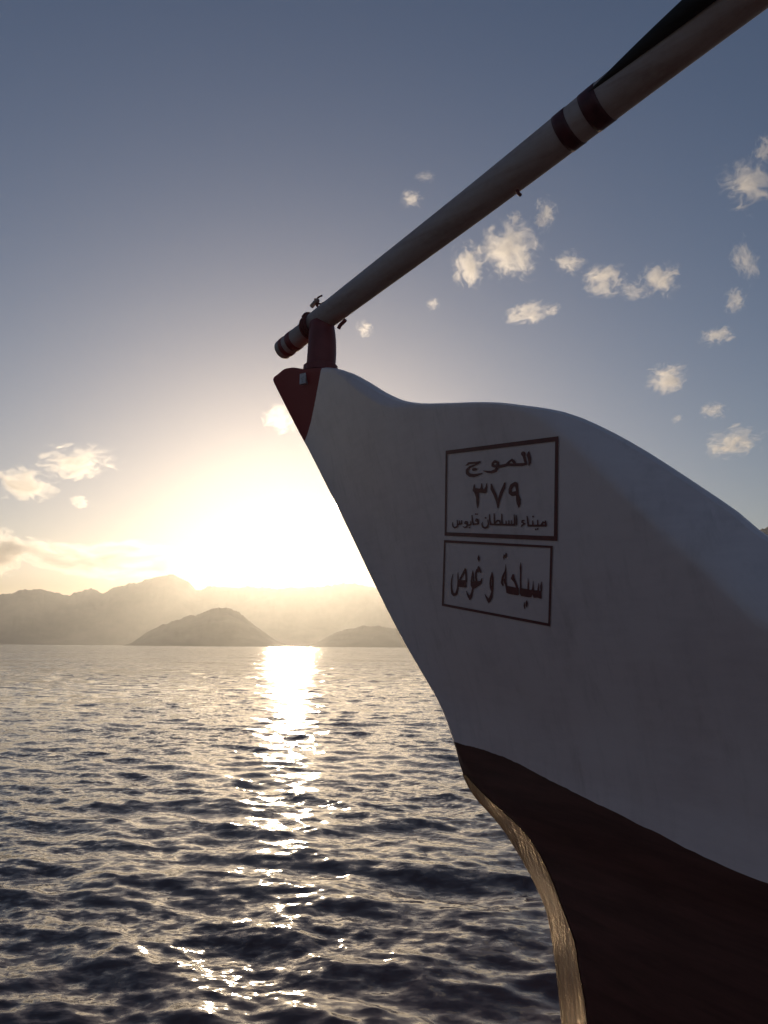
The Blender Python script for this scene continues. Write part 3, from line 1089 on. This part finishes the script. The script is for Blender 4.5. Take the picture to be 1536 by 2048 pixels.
# ------------------------------------------------------------------ clouds, far beyond the haze
def cloud_material(name, dens, seed, soft):
    m = bpy.data.materials.new(name)
    m.use_nodes = True
    nt, lk = m.node_tree.nodes, m.node_tree.links
    nt.clear()
    out = nt.new('ShaderNodeOutputMaterial')
    vol = nt.new('ShaderNodeVolumePrincipled')
    vol.inputs['Color'].default_value = (1, 1, 1, 1)
    vol.inputs['Anisotropy'].default_value = 0.68
    tx = nt.new('ShaderNodeTexCoord')
    P = tx.outputs['Object']
    n1 = noise(nt, lk, P, 2.3, 8, 0.66, 1.0, loc=(seed * 3.1, seed * 1.7, seed))
    ln = nt.new('ShaderNodeVectorMath')
    ln.operation = 'LENGTH'
    lk.new(P, ln.inputs[0])
    fall = math_node(nt, lk, 'SUBTRACT', 1.0, ln.outputs['Value'])
    a = math_node(nt, lk, 'MULTIPLY_ADD', math_node(nt, lk, 'SUBTRACT', n1.outputs['Fac'], 0.5), 11.0, math_node(nt, lk, 'MULTIPLY_ADD', fall, 3.3, -soft))
    a = math_node(nt, lk, 'MULTIPLY', a, 1.0, clamp=True)
    lk.new(math_node(nt, lk, 'MULTIPLY', a, dens), vol.inputs['Density'])
    lk.new(vol.outputs[0], out.inputs['Volume'])
    return m


CLOUDS = [  # x, y, half width, half height (photograph), optical depth, label
    (48, 968, 72, 40, 3.0, 'grey-hearted cloud at the left edge above the mountains'),
    (152, 925, 78, 38, 2.6, 'ragged cloud trailing right from the left-hand cloud'),
    (160, 1003, 26, 15, 1.6, 'tiny puff below the left-hand clouds'),
    (5, 1105, 40, 44, 2.2, 'cloud cut by the left edge just above the ridge'),
    (130, 1118, 110, 30, 1.6, 'left part of the flat cloud bank over the ridge'),
    (250, 1120, 125, 36, 1.8, 'middle of the flat cloud bank over the ridge'),
    (370, 1130, 105, 32, 1.4, 'right part of the flat cloud bank over the peak'),
    (558, 838, 44, 40, 1.8, 'small bright cloud beside the red beak'),
    (822, 398, 25, 22, 0.9, 'faint puff above the middle of the boom'),
    (850, 353, 24, 11, 0.4, 'faintest wisp touching the boom from above'),
    (938, 530, 42, 52, 1.8, 'left tuft of the largest ragged cloud under the boom'),
    (1018, 503, 72, 62, 2.2, 'largest ragged cloud under the boom'),
    (1090, 430, 26, 38, 1.2, 'upright streak of cloud close under the boom'),
    (1028, 436, 18, 18, 0.7, 'small scrap above the largest ragged cloud'),
    (1140, 525, 38, 27, 1.2, 'curled cloud right of the largest one'),
    (1206, 560, 50, 36, 1.8, 'round cloud in the middle of the row'),
    (1265, 580, 34, 22, 0.7, 'thin cloud between two brighter ones in the row'),
    (1320, 560, 44, 38, 1.8, 'right-hand cloud of the row'),
    (1058, 626, 58, 24, 1.6, 'long low cloud under the row'),
    (1106, 620, 20, 13, 1.0, 'scrap at the right end of the long low cloud'),
    (866, 608, 17, 16, 0.6, 'lone faint puff right of the boom end'),
    (730, 658, 24, 20, 0.8, 'slanting wisp beside the post'),
    (1494, 368, 52, 52, 1.6, 'large ragged cloud near the top right edge'),
    (1528, 300, 20, 32, 1.0, 'cloud scrap cut by the right edge at the top'),
    (1490, 525, 28, 50, 0.9, 'tall thin wisp at the right edge'),
    (1470, 602, 24, 28, 0.9, 'small wisp below the tall thin one'),
    (1434, 672, 36, 22, 1.2, 'small flat cloud at the right, half way down'),
    (1338, 756, 48, 34, 1.7, 'compact ragged cloud above the hull at the right'),
    (1426, 822, 30, 20, 0.9, 'thin scrap above the lowest right cloud'),
    (1462, 886, 60, 34, 1.9, 'lowest cloud at the right, soft and cream'),
    (1355, 837, 16, 10, 0.5, 'tiniest scrap above the hull')]


def build_clouds():
    base = bmesh.new()
    bmesh.ops.create_icosphere(base, subdivisions=4, radius=1.0)
    dirs = np.array([v.co[:] for v in base.verts])
    faces = [tuple(v.index for v in f.verts) for f in base.faces]
    base.free()
    for i, (x, y, hw, hh, od, lb) in enumerate(CLOUDS):
        d = ray(x, y)
        e = d[2] / math.hypot(d[0], d[1])
        dist = 1500.0 / max(e, 0.08)                 # cloud base about 1500 m up
        c = d / math.hypot(d[0], d[1]) * dist
        L = np.linalg.norm(c)
        sx, sz = 1.18 * hw / FPX * L, 1.18 * hh / FPX * L
        rng = np.random.default_rng(100 + i)
        lob = rng.normal(size=(9, 3))
        lob /= np.linalg.norm(lob, axis=1)[:, None]
        rad = 0.80 + 0.22 * np.max(np.exp(-8 * (1 - dirs @ lob.T)), axis=1) + 0.05 * np.sin(dirs @ rng.normal(size=3) * 5)
        m = cloud_material('cloud_vapour', (1.7 if 1080 < y < 1200 else 1.05) * od / (0.5 * (sx + sz)), (57 if i == 7 else i + 1), 1.1 if 1080 < y < 1200 else 1.75)
        o = mesh_obj('cloud', dirs * rad[:, None], faces, m)
        o.location = tuple(c)
        o.scale = (sx, 0.5 * (sx + sz), sz)
        o.rotation_euler = (0, rng.uniform(-0.25, 0.25), -math.atan2(d[0], d[1]))
        o['label'] = lb
        o['category'] = 'cloud'
        o['group'] = 'small scattered clouds'


build_clouds()

# ------------------------------------------------------------------ the hazy air
HZ = 13000.0
TOP = 770.0
vs, fs = box((0, 0, (TOP + WATER - 1.5) / 2), (HZ, HZ, (TOP - WATER + 1.5) / 2))
hm = bpy.data.materials.new('haze_air')
hm.use_nodes = True
hm.node_tree.nodes.clear()
ho = hm.node_tree.nodes.new('ShaderNodeOutputMaterial')
hv = hm.node_tree.nodes.new('ShaderNodeVolumePrincipled')
hv.inputs['Color'].default_value = (0.95, 0.93, 0.90, 1)
hv.inputs['Density'].default_value = 0.50e-4
hv.inputs['Anisotropy'].default_value = 0.77
hm.node_tree.links.new(hv.outputs[0], ho.inputs['Volume'])
haze = mesh_obj('haze', vs, fs, hm, None, False)
haze['kind'] = 'stuff'
haze['label'] = 'warm evening haze in the air'
haze.display_type = 'WIRE'
